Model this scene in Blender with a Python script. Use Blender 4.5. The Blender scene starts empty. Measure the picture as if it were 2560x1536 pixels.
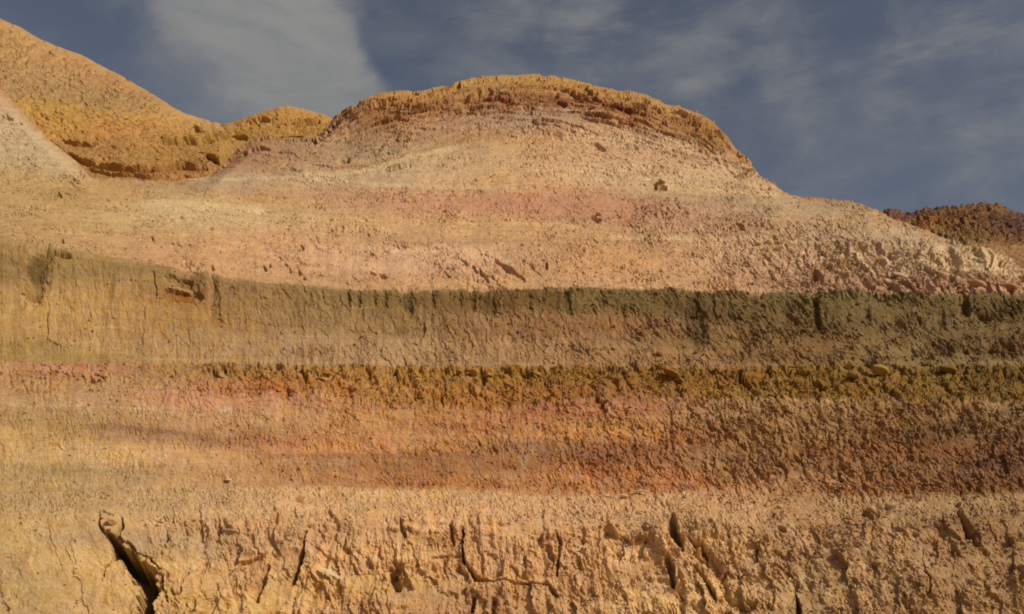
import bpy, math, random
import numpy as np
from mathutils import Vector

# ------------------------------------------------------------------ camera, sky, sun
scene = bpy.context.scene
COL = scene.collection
F = 2217.0                       # focal length in pixels of the 2560 wide photograph
PITCH = math.radians(19.0)
CAM = np.array([0.0, 0.0, 0.0])
cam_d = bpy.data.cameras.new('camera'); cam = bpy.data.objects.new('camera', cam_d); COL.objects.link(cam)
cam_d.sensor_width = 36.0; cam_d.lens = 36.0 * F / 2560.0
cam_d.clip_start = 0.1; cam_d.clip_end = 3000
cam.location = CAM; cam.rotation_euler = (math.radians(90) + PITCH, 0, 0)
scene.camera = cam
scene.view_settings.view_transform = 'Standard'; scene.view_settings.look = 'None'
scene.view_settings.exposure = 0.0; scene.view_settings.gamma = 1.0
scene.view_settings.use_curve_mapping = False
scene.cycles.max_bounces = 4; scene.cycles.diffuse_bounces = 2
scene.cycles.filter_width = 1.9

SUN_AZ = math.radians(52)        # to the right of straight behind the camera
SUN_EL = math.radians(38)
sun_dir = Vector((math.sin(SUN_AZ) * math.cos(SUN_EL), -math.cos(SUN_AZ) * math.cos(SUN_EL), math.sin(SUN_EL)))
sd = bpy.data.lights.new('sun', 'SUN'); sd.energy = 3.6; sd.angle = math.radians(0.5); sd.color = (1.0, 0.90, 0.74)
so = bpy.data.objects.new('sun', sd); COL.objects.link(so)
so.rotation_euler = sun_dir.to_track_quat('Z', 'Y').to_euler()
so.location = (30, -30, 60)


def pix_dir(px, row):
    xc = (px - 1280.0) / F; yc = (768.0 - row) / F
    return np.stack([xc, math.cos(PITCH) - yc * math.sin(PITCH), math.sin(PITCH) + yc * math.cos(PITCH)], -1)


def build_world():
    w = bpy.data.worlds.new('World'); scene.world = w; w.use_nodes = True
    nt = w.node_tree; N = nt.nodes; L = nt.links
    N.clear()
    out = N.new('ShaderNodeOutputWorld'); bg = N.new('ShaderNodeBackground'); L.new(bg.outputs[0], out.inputs[0])
    sky = N.new('ShaderNodeTexSky'); sky.sky_type = 'NISHITA'; sky.sun_disc = False
    sky.sun_elevation = SUN_EL
    sky.sun_rotation = math.atan2(sun_dir.x, sun_dir.y)
    sky.air_density = 1.0; sky.dust_density = 0.6; sky.ozone_density = 1.5
    bg.inputs['Strength'].default_value = 0.09
    tc = N.new('ShaderNodeTexCoord'); DIR = tc.outputs['Generated']

    def m(op, a, b=None, c=None, clamp=False):
        n = N.new('ShaderNodeMath'); n.operation = op; n.use_clamp = clamp
        for i, v in enumerate((a, b, c)):
            if v is None: continue
            if isinstance(v, (int, float)): n.inputs[i].default_value = v
            else: L.new(v, n.inputs[i])
        return n.outputs[0]

    def noise(scale, detail, rough, sc=(1, 1, 1), off=(0, 0, 0), rot=(0, 0, 0), dist=0.0):
        mp = N.new('ShaderNodeMapping'); L.new(DIR, mp.inputs[0])
        mp.inputs['Scale'].default_value = sc; mp.inputs['Location'].default_value = off; mp.inputs['Rotation'].default_value = rot
        n = N.new('ShaderNodeTexNoise'); n.inputs['Scale'].default_value = scale
        n.inputs['Detail'].default_value = detail; n.inputs['Roughness'].default_value = rough
        n.inputs['Distortion'].default_value = dist
        L.new(mp.outputs[0], n.inputs['Vector']); return n.outputs[0]

    def smooth(x, a, b):
        n = N.new('ShaderNodeMapRange'); n.interpolation_type = 'SMOOTHSTEP'
        L.new(x, n.inputs[0]); n.inputs[1].default_value = a; n.inputs[2].default_value = b
        n.inputs[3].default_value = 0; n.inputs[4].default_value = 1
        return n.outputs[0]
    warp = noise(5.0, 4, 0.55)
    fine = noise(15.0, 6, 0.6, rot=(0, 0.3, 0.2))

    def blob(px, row, r0, r1, amp, gain):      # soft round cloud centred on a direction of the sky
        d = pix_dir(float(px), float(row)); d = d / np.linalg.norm(d)
        vm = N.new('ShaderNodeVectorMath'); vm.operation = 'DOT_PRODUCT'
        vn = N.new('ShaderNodeVectorMath'); vn.operation = 'NORMALIZE'; L.new(DIR, vn.inputs[0])
        L.new(vn.outputs[0], vm.inputs[0]); vm.inputs[1].default_value = tuple(d)
        ang = m('MULTIPLY', m('ARCCOSINE', vm.outputs['Value']), 57.2958)
        ang = m('ADD', ang, m('MULTIPLY', m('SUBTRACT', warp, 0.5), amp))
        ang = m('ADD', ang, m('MULTIPLY', m('SUBTRACT', fine, 0.5), amp * 0.8))
        return m('MULTIPLY', m('SUBTRACT', 1.0, smooth(ang, r0, r1)), gain)
    left_cloud = [blob(520, -110, 3.0, 7.6, 7.0, 0.85), blob(650, 90, 3.2, 5.8, 6, 0.85), blob(760, 165, 2.6, 4.4, 4, 0.85), blob(880, 250, 1.4, 3.4, 3.5, 0.85), blob(690, 10, 1.2, 5.2, 7, .8), blob(930, 290, .6, 3.0, 3.5, .6), blob(500, 190, 1.0, 6.0, 6, 0.40),
             blob(640, 270, 1.0, 6.0, 6, 0.40), blob(560, 0, 1.0, 6.5, 7, 0.45)]
    thin = [blob(1480, 130, 0.2, 7.5, 12, 0.75), blob(1720, 190, 0.2, 6.5, 11, 0.75), blob(1250, 70, 0.5, 6.5, 12, 0.45), blob(1950, 240, 0.2, 4.8, 9, 0.7),
            blob(2200, 235, 0.1, 2.2, 3.0, 0.6), blob(2190, 275, 0.1, 1.6, 3.0, 0.4), blob(2330, 200, 0.2, 4.6, 9.0, 0.65), blob(2480, 120, 0.2, 6, 11, 0.65), blob(2500, 330, 0.2, 5, 10, 0.5), blob(2400, 420, 0.2, 5, 10, 0.35)]

    def union(bl):
        acc = bl[0]
        for b in bl[1:]: acc = m('SUBTRACT', m('ADD', acc, b), m('MULTIPLY', acc, b))     # 1-(1-a)(1-b)
        return acc
    streak = noise(7.0, 7, 0.62, sc=(1, 1, 3.4), rot=(0, 0.42, 0.1), dist=0.5)
    streak2 = noise(4.0, 6, 0.6, sc=(1, 1, 3.0), rot=(0, -0.30, 0.0), off=(3, 1, 0), dist=0.3)
    acc = m('MULTIPLY', union(left_cloud), m('ADD', 0.62, m('MULTIPLY', smooth(streak, 0.2, 0.8), 0.55)), clamp=True)
    t2 = m('MULTIPLY', union(thin), m('ADD', 0.10, m('MULTIPLY', smooth(streak, 0.34, 0.70), 0.75)))
    acc = m('SUBTRACT', m('ADD', acc, t2), m('MULTIPLY', acc, t2))
    veil = m('MULTIPLY', smooth(streak2, 0.42, 0.75), 0.30)
    acc = m('SUBTRACT', m('ADD', acc, veil), m('MULTIPLY', acc, veil))
    tint = N.new('ShaderNodeMix'); tint.data_type = 'RGBA'; tint.blend_type = 'MULTIPLY'; tint.inputs[0].default_value = 1.0
    L.new(sky.outputs[0], tint.inputs[6]); tint.inputs[7].default_value = SKY_TINT + (1,)
    mix = N.new('ShaderNodeMix'); mix.data_type = 'RGBA'; L.new(acc, mix.inputs[0])
    L.new(tint.outputs[2], mix.inputs[6]); mix.inputs[7].default_value = CLOUD + (1,)
    L.new(mix.outputs[2], bg.inputs[0])


SKY_TINT = (0.96, 0.73, 0.60)
CLOUD = (2.9, 2.9, 2.8)
build_world()

# ------------------------------------------------------------------ noise
RNG = np.random.RandomState(7)
PERM = RNG.permutation(4096).astype(np.int64)
GR = RNG.uniform(0, 2 * np.pi, 4096); GX = np.cos(GR).astype(np.float32); GY = np.sin(GR).astype(np.float32)
HV = RNG.rand(4096, 4).astype(np.float32)


def hsh(i, j, s): return PERM[(PERM[(i + s * 131) & 4095] + j) & 4095]


def perlin(x, y, s=0):
    xi = np.floor(x); yi = np.floor(y); fx = (x - xi).astype(np.float32); fy = (y - yi).astype(np.float32)
    xi = xi.astype(np.int64); yi = yi.astype(np.int64)
    u = fx * fx * fx * (fx * (fx * 6 - 15) + 10); v = fy * fy * fy * (fy * (fy * 6 - 15) + 10)

    def g(a, b):
        h = hsh(xi + a, yi + b, s); return GX[h] * (fx - a) + GY[h] * (fy - b)
    n0 = g(0, 0); n0 += u * (g(1, 0) - n0)
    n1 = g(0, 1); n1 += u * (g(1, 1) - n1)
    return (n0 + v * (n1 - n0)) * 1.5


def fbm(x, y, o=4, s=0, gain=0.5, ridged=False):
    t = 0; a = 1.0; tot = 0
    for k in range(o):
        n = perlin(x, y, s + k * 17)
        if ridged: n = 1 - 2 * np.abs(n)
        t = t + a * n; tot += a; a *= gain
        x = x * 2.03 + 5.1; y = y * 2.03 + 1.7
    return t / tot


def worley(x, y, s=0, jit=0.85):
    xi = np.floor(x).astype(np.int64); yi = np.floor(y).astype(np.int64)
    f1 = np.full(x.shape, 9.0, np.float32); f2 = f1.copy(); idc = np.zeros(x.shape, np.int64)
    dx1 = np.zeros(x.shape, np.float32); dy1 = dx1.copy()
    for a in (-1, 0, 1):
        for b in (-1, 0, 1):
            h = hsh(xi + a, yi + b, s); r = HV[h]
            dx = (x - (xi + a + 0.5 + jit * (r[..., 0] - 0.5))).astype(np.float32)
            dy = (y - (yi + b + 0.5 + jit * (r[..., 1] - 0.5))).astype(np.float32)
            d = dx * dx + dy * dy
            near = d < f1
            f2 = np.where(near, f1, np.minimum(f2, d))
            f1 = np.where(near, d, f1); idc = np.where(near, h, idc)
            dx1 = np.where(near, dx, dx1); dy1 = np.where(near, dy, dy1)
    return np.sqrt(f1), np.sqrt(f2), idc, dx1, dy1


def facets(x, y, s, step=0.6, tilt=1.6):
    """broken rock: every cell a tilted flat face at its own height, -1..1 or so"""
    f1, f2, i, dx, dy = worley(x, y, s)
    r = HV[(i * 7 + 3) & 4095]
    return (r[..., 2] - 0.5) * 2 * step + ((r[..., 0] - 0.5) * dx + (r[..., 3] - 0.5) * dy) * 2 * tilt


def pits(x, y, s, dens=0.3, r=0.35):
    f1, f2, i, dx, dy = worley(x, y, s)
    v = HV[(i * 5 + 1) & 4095]
    rr = r * (0.4 + v[..., 2])
    return np.where(v[..., 3] < dens, np.clip(1 - f1 / rr, 0, 1) ** 0.6, 0)


def rot(x, y, deg):
    c = math.cos(math.radians(deg)); s = math.sin(math.radians(deg)); return x * c + y * s, -x * s + y * c


def ss(x, a, b):
    t = np.clip((x - a) / (b - a), 0, 1); return t * t * (3 - 2 * t)


def curve(pts, px):
    p = np.array(pts, float); return np.interp(px, p[:, 0], p[:, 1])


def smooth_curve(pts, px, k=9):
    v = curve(pts, px)
    ker = np.hanning(k + 2)[1:-1]; ker /= ker.sum()
    return np.convolve(np.pad(v, (k // 2, k // 2), 'edge'), ker, 'valid')


# ------------------------------------------------------------------ colour samples: rock colours, with the right side's shade partly in them
def lin(c):
    c = np.asarray(c, float) / 255.0; return np.where(c <= 0.04045, c / 12.92, ((c + 0.055) / 1.055) ** 2.4)


GAIN = np.array([1.10, 1.075, 1.10])       # what the warm light makes of a surface's own colour, measured on a test render


def rgb_field(samples, px, row, sx=110.0, sy=20.0):
    S = np.array(samples, float); C = lin(S[:, 2:5]) / GAIN
    x0, x1, y0, y1 = px.min(), px.max(), row.min(), row.max()
    gx = np.linspace(x0, x1, 170); gy = np.linspace(y0, y1, 110)
    X, Y = np.meshgrid(gx, gy); num = np.zeros(X.shape + (3,)); den = np.zeros(X.shape)
    for i in range(len(S)):
        d = ((X - S[i, 0]) / sx) ** 2 + ((Y - S[i, 1]) / sy) ** 2
        w = np.exp(-0.5 * d) + 0.02 / (1 + d) ** 2
        num += w[..., None] * C[i]; den += w
    num /= den[..., None]
    u = (px - x0) / max(x1 - x0, 1e-6) * 169; v = (row - y0) / max(y1 - y0, 1e-6) * 109
    i = np.clip(u.astype(int), 0, 168); j = np.clip(v.astype(int), 0, 108); a = (u - i)[..., None]; b = (v - j)[..., None]
    return (num[j, i] * (1 - a) * (1 - b) + num[j, i + 1] * a * (1 - b) + num[j + 1, i] * (1 - a) * b + num[j + 1, i + 1] * a * b)


# ------------------------------------------------------------------ materials
def rock_material(name, use_object_color=False, bump=0.6, scale=1.0):
    m = bpy.data.materials.new(name); m.use_nodes = True; nt = m.node_tree; N = nt.nodes; L = nt.links
    p = N['Principled BSDF']; p.inputs['Roughness'].default_value = 0.95
    p.inputs['Specular IOR Level'].default_value = 0.15
    if use_object_color:
        a = N.new('ShaderNodeObjectInfo'); colr = a.outputs['Color']
    else:
        a = N.new('ShaderNodeAttribute'); a.attribute_name = 'rock'; colr = a.outputs['Color']
    g = N.new('ShaderNodeNewGeometry')

    def noise(sc, det, rough, mult=(1, 1, 1)):
        mp = N.new('ShaderNodeMapping'); L.new(g.outputs['Position'], mp.inputs[0]); mp.inputs['Scale'].default_value = mult
        n = N.new('ShaderNodeTexNoise'); n.inputs['Scale'].default_value = sc * scale; n.inputs['Detail'].default_value = det
        n.inputs['Roughness'].default_value = rough; L.new(mp.outputs[0], n.inputs['Vector']); return n

    def ramp(src, lo, hi):
        r = N.new('ShaderNodeMapRange'); L.new(src, r.inputs[0]); r.inputs[1].default_value = 0.25; r.inputs[2].default_value = 0.75
        r.inputs[3].default_value = lo; r.inputs[4].default_value = hi; return r.outputs[0]

    def mul(a_, b_):
        n = N.new('ShaderNodeVectorMath'); n.operation = 'MULTIPLY'; L.new(a_, n.inputs[0])
        L.new(b_, n.inputs[1]); return n.outputs[0]
    n1 = noise(1.1, 6, 0.65); n2 = noise(9.0, 5, 0.7); n3 = noise(1.2, 6, 0.7, (0.25, 0.25, 3.5)); n4 = noise(45.0, 3, 0.6)
    c = mul(colr, ramp(n1.outputs[0], 0.86, 1.13)); c = mul(c, ramp(n2.outputs[0], 0.80, 1.18))
    c = mul(c, ramp(n3.outputs[0], 0.90, 1.09)); c = mul(c, ramp(n4.outputs[0], 0.86, 1.14))
    hs = N.new('ShaderNodeHueSaturation'); L.new(c, hs.inputs['Color'])
    hue = noise(2.2, 3, 0.6); L.new(ramp(hue.outputs[0], 0.493, 0.507), hs.inputs['Hue'])
    L.new(ramp(noise(3.3, 4, 0.6).outputs[0], 0.85, 1.12), hs.inputs['Saturation'])
    L.new(hs.outputs[0], p.inputs['Base Color'])
    b1 = N.new('ShaderNodeBump'); b1.inputs['Strength'].default_value = bump; b1.inputs['Distance'].default_value = 0.05
    L.new(noise(14, 6, 0.72).outputs[0], b1.inputs['Height'])
    L.new(b1.outputs[0], p.inputs['Normal'])
    return m


MAT = rock_material('layered_sandstone')
MAT_FAR = rock_material('hill_sandstone', bump=0.8, scale=0.45)
MAT_STONE = rock_material('loose_stone', True, bump=0.5, scale=1.3)


def grid_object(name, P, C, mat, parent=None):
    """P rows x cols x 3 -> one smooth-shaded mesh with the colour attribute 'rock'"""
    R, K = P.shape[:2]
    me = bpy.data.meshes.new(name)
    idx = np.arange(R * K).reshape(R, K)
    q = np.stack([idx[:-1, :-1], idx[1:, :-1], idx[1:, 1:], idx[:-1, 1:]], -1).reshape(-1, 4)
    me.vertices.add(R * K); me.vertices.foreach_set('co', P.reshape(-1).astype(np.float32))
    me.loops.add(q.size); me.loops.foreach_set('vertex_index', q.reshape(-1).astype(np.int32))
    me.polygons.add(len(q)); me.polygons.foreach_set('loop_start', np.arange(0, q.size, 4, dtype=np.int32))
    me.polygons.foreach_set('use_smooth', np.zeros(len(q), bool))
    me.update(calc_edges=True)
    at = me.attributes.new('rock', 'FLOAT_COLOR', 'POINT')
    at.data.foreach_set('color', np.concatenate([C.reshape(-1, 3), np.ones((R * K, 1))], 1).astype(np.float32).reshape(-1))
    me.materials.append(mat)
    o = bpy.data.objects.new(name, me); COL.objects.link(o)
    if parent: o.parent = parent
    return o


def normals(P):
    du = np.gradient(P, axis=1); dv = np.gradient(P, axis=0)
    n = np.cross(du, dv); n /= np.linalg.norm(n, axis=-1, keepdims=True) + 1e-9
    flip = (n[..., 1] > 0); n[flip] *= -1
    return n


def blur(a, k):
    ker = np.hanning(k + 2)[1:-1]; ker /= ker.sum()
    for ax in (0, 1):
        pad = [(0, 0)] * a.ndim; pad[ax] = (k // 2, k // 2); b = np.pad(a, pad, 'edge')
        a = sum(ker[i] * np.take(b, range(i, i + a.shape[ax]), ax) for i in range(k))
    return a


# ------------------------------------------------------------------ the main cliff
STEP = 2.3
cols = np.concatenate([np.linspace(-700, -20, 60)[:-1], np.arange(-20, 2580, STEP), np.linspace(2580, 3300, 60)[1:]])
T = curve([(-700, -60), (-350, 40), (-100, 160), (0, 217), (35, 252), (70, 291), (105, 329), (140, 361), (175, 389), (210, 420), (228, 441), (333, 447), (438, 452), (525, 441),
           (556, 410), (596, 368), (630, 347), (673, 338), (700, 342), (788, 341), (823, 308), (842, 287), (865, 272), (901, 252), (945, 232), (978, 227), (1020, 229), (1077, 223),
           (1112, 214), (1144, 204), (1180, 192), (1230, 187), (1294, 186), (1370, 188), (1429, 196), (1465, 206), (1501, 216), (1584, 229), (1615, 236), (1646, 250), (1708, 269),
           (1760, 287), (1782, 300), (1806, 326), (1848, 378), (1880, 406), (1893, 432), (1936, 461), (1972, 487), (2055, 493), (2110, 500), (2153, 509), (2206, 531), (2240, 548),
           (2300, 566), (2363, 594), (2410, 608), (2446, 616), (2480, 628), (2515, 638), (2530, 650), (2560, 675), (2640, 700), (2800, 735), (3300, 800)], cols)
T = T + 3.4 * fbm(cols / 30, cols * 0, 5, 3, 0.65) + 1.5 + 2.2 * (HV[(np.floor(cols / 19 + fbm(cols / 50, cols * 0, 2, 2)).astype(int) * 13) & 4095][:, 0] - 0.5)
B1 = curve([(-700, 500), (0, 590), (104, 611), (207, 626), (310, 649), (414, 669), (518, 685), (621, 701), (725, 715), (828, 725), (1035, 722), (1553, 725), (2070, 727), (2560, 738), (3300, 830)], cols)
B1 = B1 + 5 * fbm(cols / 70, cols * 0 + 7, 6, 4, 0.6)
B3 = curve([(-700, 890), (0, 900), (186, 908), (331, 908), (518, 909), (828, 909), (1242, 915), (1656, 916), (1967, 921), (2560, 921), (3300, 935)], cols)
B3 = B3 + 6 * fbm(cols / 45, cols * 0 + 3, 5, 5)
B4 = curve([(-700, 985), (0, 985), (518, 980), (700, 985), (900, 1005), (1035, 1018), (1242, 1026), (1380, 1008), (1553, 992), (1760, 1002), (2070, 1006), (2560, 1010), (3300, 1020)], cols)
B4 = B4 + 7 * fbm(cols / 50, cols * 0 + 1, 5, 6)
B6 = curve([(-700, 1240), (0, 1235), (400, 1215), (725, 1217), (1035, 1231), (1346, 1236), (1760, 1238), (2174, 1238), (2560, 1238), (3300, 1250)], cols)
B6 = B6 + 2.5 * fbm(cols / 60, cols * 0 + 2, 5, 8)
CP = curve([(0, 268), (835, 320), (850, 312), (990, 308), (1200, 285), (1358, 272), (1481, 286), (1586, 310), (1708, 352), (1805, 376), (1889, 428), (2000, 500)], cols)
CP = np.maximum(CP + 5 * fbm(cols / 50, cols * 0 + 9, 4, 9), T + 3)
CP = T + 3 + np.maximum(CP - T - 3, 0) * ss(cols, 822, 905) * ss(cols, 1915, 1850)
TS = np.convolve(np.pad(T, 20, 'edge'), np.hanning(43)[1:-1] / np.hanning(43).sum(), 'valid')       # the skyline without its small teeth
BOT = np.full_like(cols, 1775.0)
MIDC = T + (B1 - T) * 0.0
CP = np.maximum(CP - (T - TS), TS + 2.5)
TEETH = T - TS; T = TS
curves = [T, CP, B1, B3, B4, B6, BOT]
NOM = None
names = ['cap_rock', 'upper_slope', 'grey_shale_bed', 'ochre_rubble_bed', 'red_sandstone_bed', 'lower_face']
nrows = [45, 205, 86, 46, 108, 190]
rows_list = []
band_id = []
for b in range(6):
    t = np.linspace(0, 1, nrows[b] + 1)
    if b == 5:   # dense down to the foot of the picture, coarse below
        t = np.concatenate([np.linspace(0, 0.60, 140), np.linspace(0.60, 1, nrows[b] - 138)[1:]])
    r = curves[b][None, :] + (curves[b + 1] - curves[b])[None, :] * t[:, None]
    if b > 0: r = r[1:]
    rows_list.append(r); band_id += [b] * len(r)
ROW = np.concatenate(rows_list, 0); band_id = np.array(band_id)
PX = np.broadcast_to(cols[None, :], ROW.shape).copy()
# nominal row: constant along a bed
W = np.empty_like(ROW)
nomc = [None, None, 725, 916, 1005, 1237, 1775]
for b in range(2, 6):
    m_ = band_id == b
    t = (ROW[m_] - curves[b][None]) / (curves[b + 1] - curves[b])[None]
    W[m_] = nomc[b] + t * (nomc[b + 1] - nomc[b])
# on the dome the beds arch with the hill
m_ = band_id < 2
ARCH = curve([(-700, 60), (0, 20), (400, 20), (850, 55), (1100, 15), (1300, 0), (1500, 15), (1700, 70), (1900, 150), (2200, 150), (2560, 150), (3300, 150)], cols)
fade = ss(ROW[m_], 560, 330)
W[m_] = ROW[m_] - ARCH[None] * fade + (725 - B1)[None] * ss(ROW[m_], 450, 725)

# distance of the face (world y) from the nominal row
ytab_w = [100, 186, 250, 300, 360, 450, 600, 700, 722, 728, 735, 905, 914, 918, 1000, 1008, 1228, 1236, 1240, 1310, 1536, 1775]
ytab_y = [72, 66, 60, 56, 52, 45, 34.5, 29.6, 28.6, 28.1, 27.9, 26.4, 26.2, 26.0, 24.6, 24.3, 23.0, 22.8, 22.5, 21.0, 20.0, 19.3]
top = (band_id < 2)[:, None] & np.ones_like(PX, bool)
Wd = np.where(top, ROW * 1.0 + (725 - B1)[None] * ss(ROW, 450, 725), W)
Y = np.interp(Wd, ytab_w, ytab_y)
# the face swings: nearer on the right, a shallow bay in the left third, a rounded shoulder under the dome
Y = Y * (1 + 0.05 * np.cos((PX - 700) / 900.0) * ss(Wd, 500, 760) - 0.04 * ss(PX, 1500, 2600))
edge = ROW - T[None]
roundR = np.where(PX > 1600, 75.0, 45.0)
Y = Y + np.where(top, 9.0 * np.clip(1 - edge / roundR, 0, 1) ** 2.2, 0)
# the dome's flanks turn away from us
Y = Y + np.where(top, 7.0 * ss(PX, 1500, 2100) ** 2 * ss(ROW, 640, 380), 0)
Y = Y + np.where(top, 5.0 * ss(PX, 1050, 650) * ss(ROW, 560, 330) * ss(PX, 200, 600), 0)
print('grid', PX.shape)

ROW = ROW + TEETH[None] * (1 - ss(ROW - T[None], 0, 14))
D = pix_dir(PX, ROW)
P0 = CAM + D * (Y / D[..., 1])[..., None]
NB = normals(blur(P0, 15))

# --- relief, in photograph pixels at the rock's own distance
x = PX; w = W
right = ss(x, 900, 2000); left = 1 - ss(x, 150, 700)
H = np.zeros_like(PX)


def bandmask(a0, a1, s=8.0): return ss(w, a0 - s, a0 + s) * (1 - ss(w, a1 - s, a1 + s))


warpx = 26 * fbm(x / 75, w / 60, 4, 21, 0.55); warpy = 15 * fbm(x / 60, w / 50, 4, 22, 0.55)
xw = x + warpx; ww = w + warpy
low = fbm(x / 420, w / 260, 3, 31)
med = fbm(x / 90, w / 60, 4, 32)
fin = fbm(x / 22, w / 17, 4, 33, 0.6)
H += 16 * low + 6.5 * med * (1 - 0.2 * left) + 2.4 * fin * (1 - 0.3 * left)

# broken faces, three sizes, leaning down to the right on the right-hand half
dx_, dy_ = rot(xw, ww, 42)
fA = facets(dx_ / 74, dy_ / 22, 41); fB = facets(dx_ / 34, dy_ / 9.5, 42); fC = facets(dx_ / 17, dy_ / 5.5, 43)
hx, hy = rot(xw, ww, 6)
gA = facets(hx / 60, hy / 16, 44); gB = facets(hx / 22, hy / 7, 45)
vx, vy = rot(xw, ww, 78)
kA = facets(vx / 90, vy / 30, 46); kB = facets(vx / 34, vy / 12, 47)
jx = 7 * fbm(x / 11, w / 9, 3, 23, 0.6); jy = 5 * fbm(x / 10, w / 9, 3, 24, 0.6)
a38, b38 = rot(x + 0.5 * warpx + jx, w + 0.5 * warpy + jy, 38); a80, b80 = rot(x + 0.4 * warpx + jx, w + jy, 86); a8, b8 = rot(x + 0.5 * warpx + jx, w + 0.5 * warpy + jy, 8)
kd = ss(x + 220 * fbm(x / 160, w / 90, 3, 25), 1150, 1500); kv = 1 - kd


def dash(L_, B_, s_, dens, r_=0.42):
    top_part = ss(w, 730, 712)
    d1 = pits(a38 / L_, b38 / B_, s_, dens, r_); d2 = pits(a80 / L_, b80 / B_, s_ + 1, dens, r_); d3 = pits(a8 / L_, b8 / B_, s_ + 2, dens, r_)
    return np.maximum(d1 * kd, np.where(top_part > 0.5, d3, d2) * kv)


pt1 = dash(40, 9, 151, 0.38); pt2 = dash(20, 5.0, 156, 0.40); pt3 = dash(70, 15, 161, 0.25)
stra = fbm(x / 160, w / 6.5, 4, 61, 0.6); stra2 = fbm(x / 260, w / 15, 3, 62)
runn = fbm((x + (w - 1300) * np.interp(x, [0, 700, 1300, 2000, 2560], [0.35, 0.30, -0.05, -0.42, -0.55])) / 34, w / 210, 4, 63, 0.55, True)
rdx, rdy = rot(x, w, 50)
dstreak = fbm(rdx / 95, rdy / 11, 4, 64, 0.6, True)

clus = np.clip(0.42 + 2.0 * fbm(x / 130, w / 50, 5, 70, 0.55), 0.0, 1.7)       # where the rock is broken and where it is smooth


def ledge(t, s, x=None, w=None):
    if x is None: x, w = globals()['x'], globals()['w']
    """thin resistant layers: out slowly, then a step back in under the lip"""
    t = t + 0.9 * fbm(x / 170, w / 60, 3, s) + 0.16 * fbm(x / 30, w / 20, 3, s + 1); f = t - np.floor(t)
    a = HV[(np.floor(t).astype(np.int64) * 37 + s) & 4095][..., 1]
    return (f ** 1.5 - 0.4) * (0.25 + a) * np.clip(0.5 + 1.6 * fbm(x / 120, w / 40, 3, s + 2), 0, 1.5)


top_ = ss(w, 735, 715)
# dome and upper slope
def crack(x_, y_, s_, w_=0.07):
    f1, f2, i, _, _ = worley(x_, y_, s_)
    return -(1 - ss(f2 - f1, 0.0, w_)) * (HV[(i * 3) & 4095][..., 1] > 0.35)


ck1 = crack(dx_ / 46, dy_ / 22, 54, 0.09); ck2 = crack(hx / 26, hy / 12, 55, 0.12)
cm = np.clip(clus - 0.45, 0, 1.2)
H += cm * (3.6 * ck1 + 2.6 * ck2) * (0.3 + 0.7 * ss(x, 250, 900)) * (1 - 0.3 * right)
fD = facets(dx_ / 16, hy / 7.5, 49)
H += cm * 2.4 * fD * (0.25 + 0.75 * ss(x, 300, 1100))
lightl = 0.8 + 0.2 * ss(x, 350, 800)
H += top_ * lightl * (1.8 * stra + 2.2 * stra2 + 4.6 * ledge(w / 19.0, 72) + 5.0 * ledge(w / 44.0, 73) + clus * (1.8 * gB + 2.6 * gA * (0.6 + 0.4 * right) + 1.6 * fC * right + 2.2 * dstreak * right - 7.5 * pt2 - 3 * pt1 * right))
capm = ss(ROW - CP[None], 60, -10) * ss(x, 700, 840) * ss(x, 1960, 1900)
capm2 = ss(ROW - CP[None], 90, 10) * ss(x, 640, 820) * ss(x, 1960, 1900)
H *= 1 - 0.6 * capm
H += capm * (8 * np.clip(fbm(x / 85, (ROW - TS[None]) / 13.0, 4, 65, 0.5), -0.6, 0.2) + 1.2 * gB + 2.0 * gA) + capm2 * (13 * ledge((ROW - TS[None]) / 9.0, 71) + 20 * ledge((ROW - TS[None]) / 19.0, 75) + 10 * ledge((ROW - TS[None]) / 37.0, 77))
H -= 10 * low * capm
# blocky benches on the right above the shale
blk = ss(x, 1850, 2200) * ss(ROW, 585, 625) * top_
H += blk * (9 * fA + 5.0 * fB + 6 * np.clip(gA, -1, 1) - 5 * pt3)
blk2 = ss(x, 1000, 1200) * ss(x, 1500, 1300) * ss(w, 600, 640) * top_
H += blk2 * 4.0 * fA
blk3 = ss(x, 1550, 1900) * ss(w, 470, 560) * top_
H += blk3 * (2.6 * fB + 1.5 * fC)
# grey shale wall
m1 = bandmask(725, 916)
ribs = fbm(x / 26, w / 190, 4, 66, 0.6)
H += m1 * (2.6 * ribs * (1 - 0.6 * right) + 2.8 * kB * (0.3 + 0.7 * ss(x, 300, 1200)) * (1 - 0.5 * right) + right * (4.2 * dstreak * (0.3 + clus) + 5 * med + clus * (3.4 * fB + 5.2 * fA + 1.2 * fC - 8 * pt3 - 4 * pt2)) - 3.0 * clus * pt2 * ss(x, 400, 1200) + 1.0 * stra * (1 - right))
# ochre rubble
m2 = bandmask(916, 1008)


def cob(k):
    sc = (1.0, 0.5)[k - 1]
    f1, f2, i_, _, _ = worley((xw + jx) / (34 * sc), (ww + jy) / (20 * sc), 170 + k)
    v = HV[(i_ * 11) & 4095][..., 0]
    return np.sqrt(np.clip(1 - (f1 / 0.62) ** 2, 0, 1)) * v
H += m2 * ss(x, 200, 650) * (5 * fbm(x / 34, w / 24, 3, 67) + 1.6 * fB + 3.5 * fA + 13 * cob(1) + 6 * cob(2) - 9 * pt1 * clus - 3 * pt2)
H += m2 * (1 - ss(x, 200, 650)) * (1.6 * gB - 4.5 * pt1)
H -= 12 * ss(x, 350, 600) * np.exp(-((w - 926) / 9.0) ** 2) * np.clip(fbm(x / 26, w * 0 + 3, 3, 68) + 0.15, 0, 1) * 1.5
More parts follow.
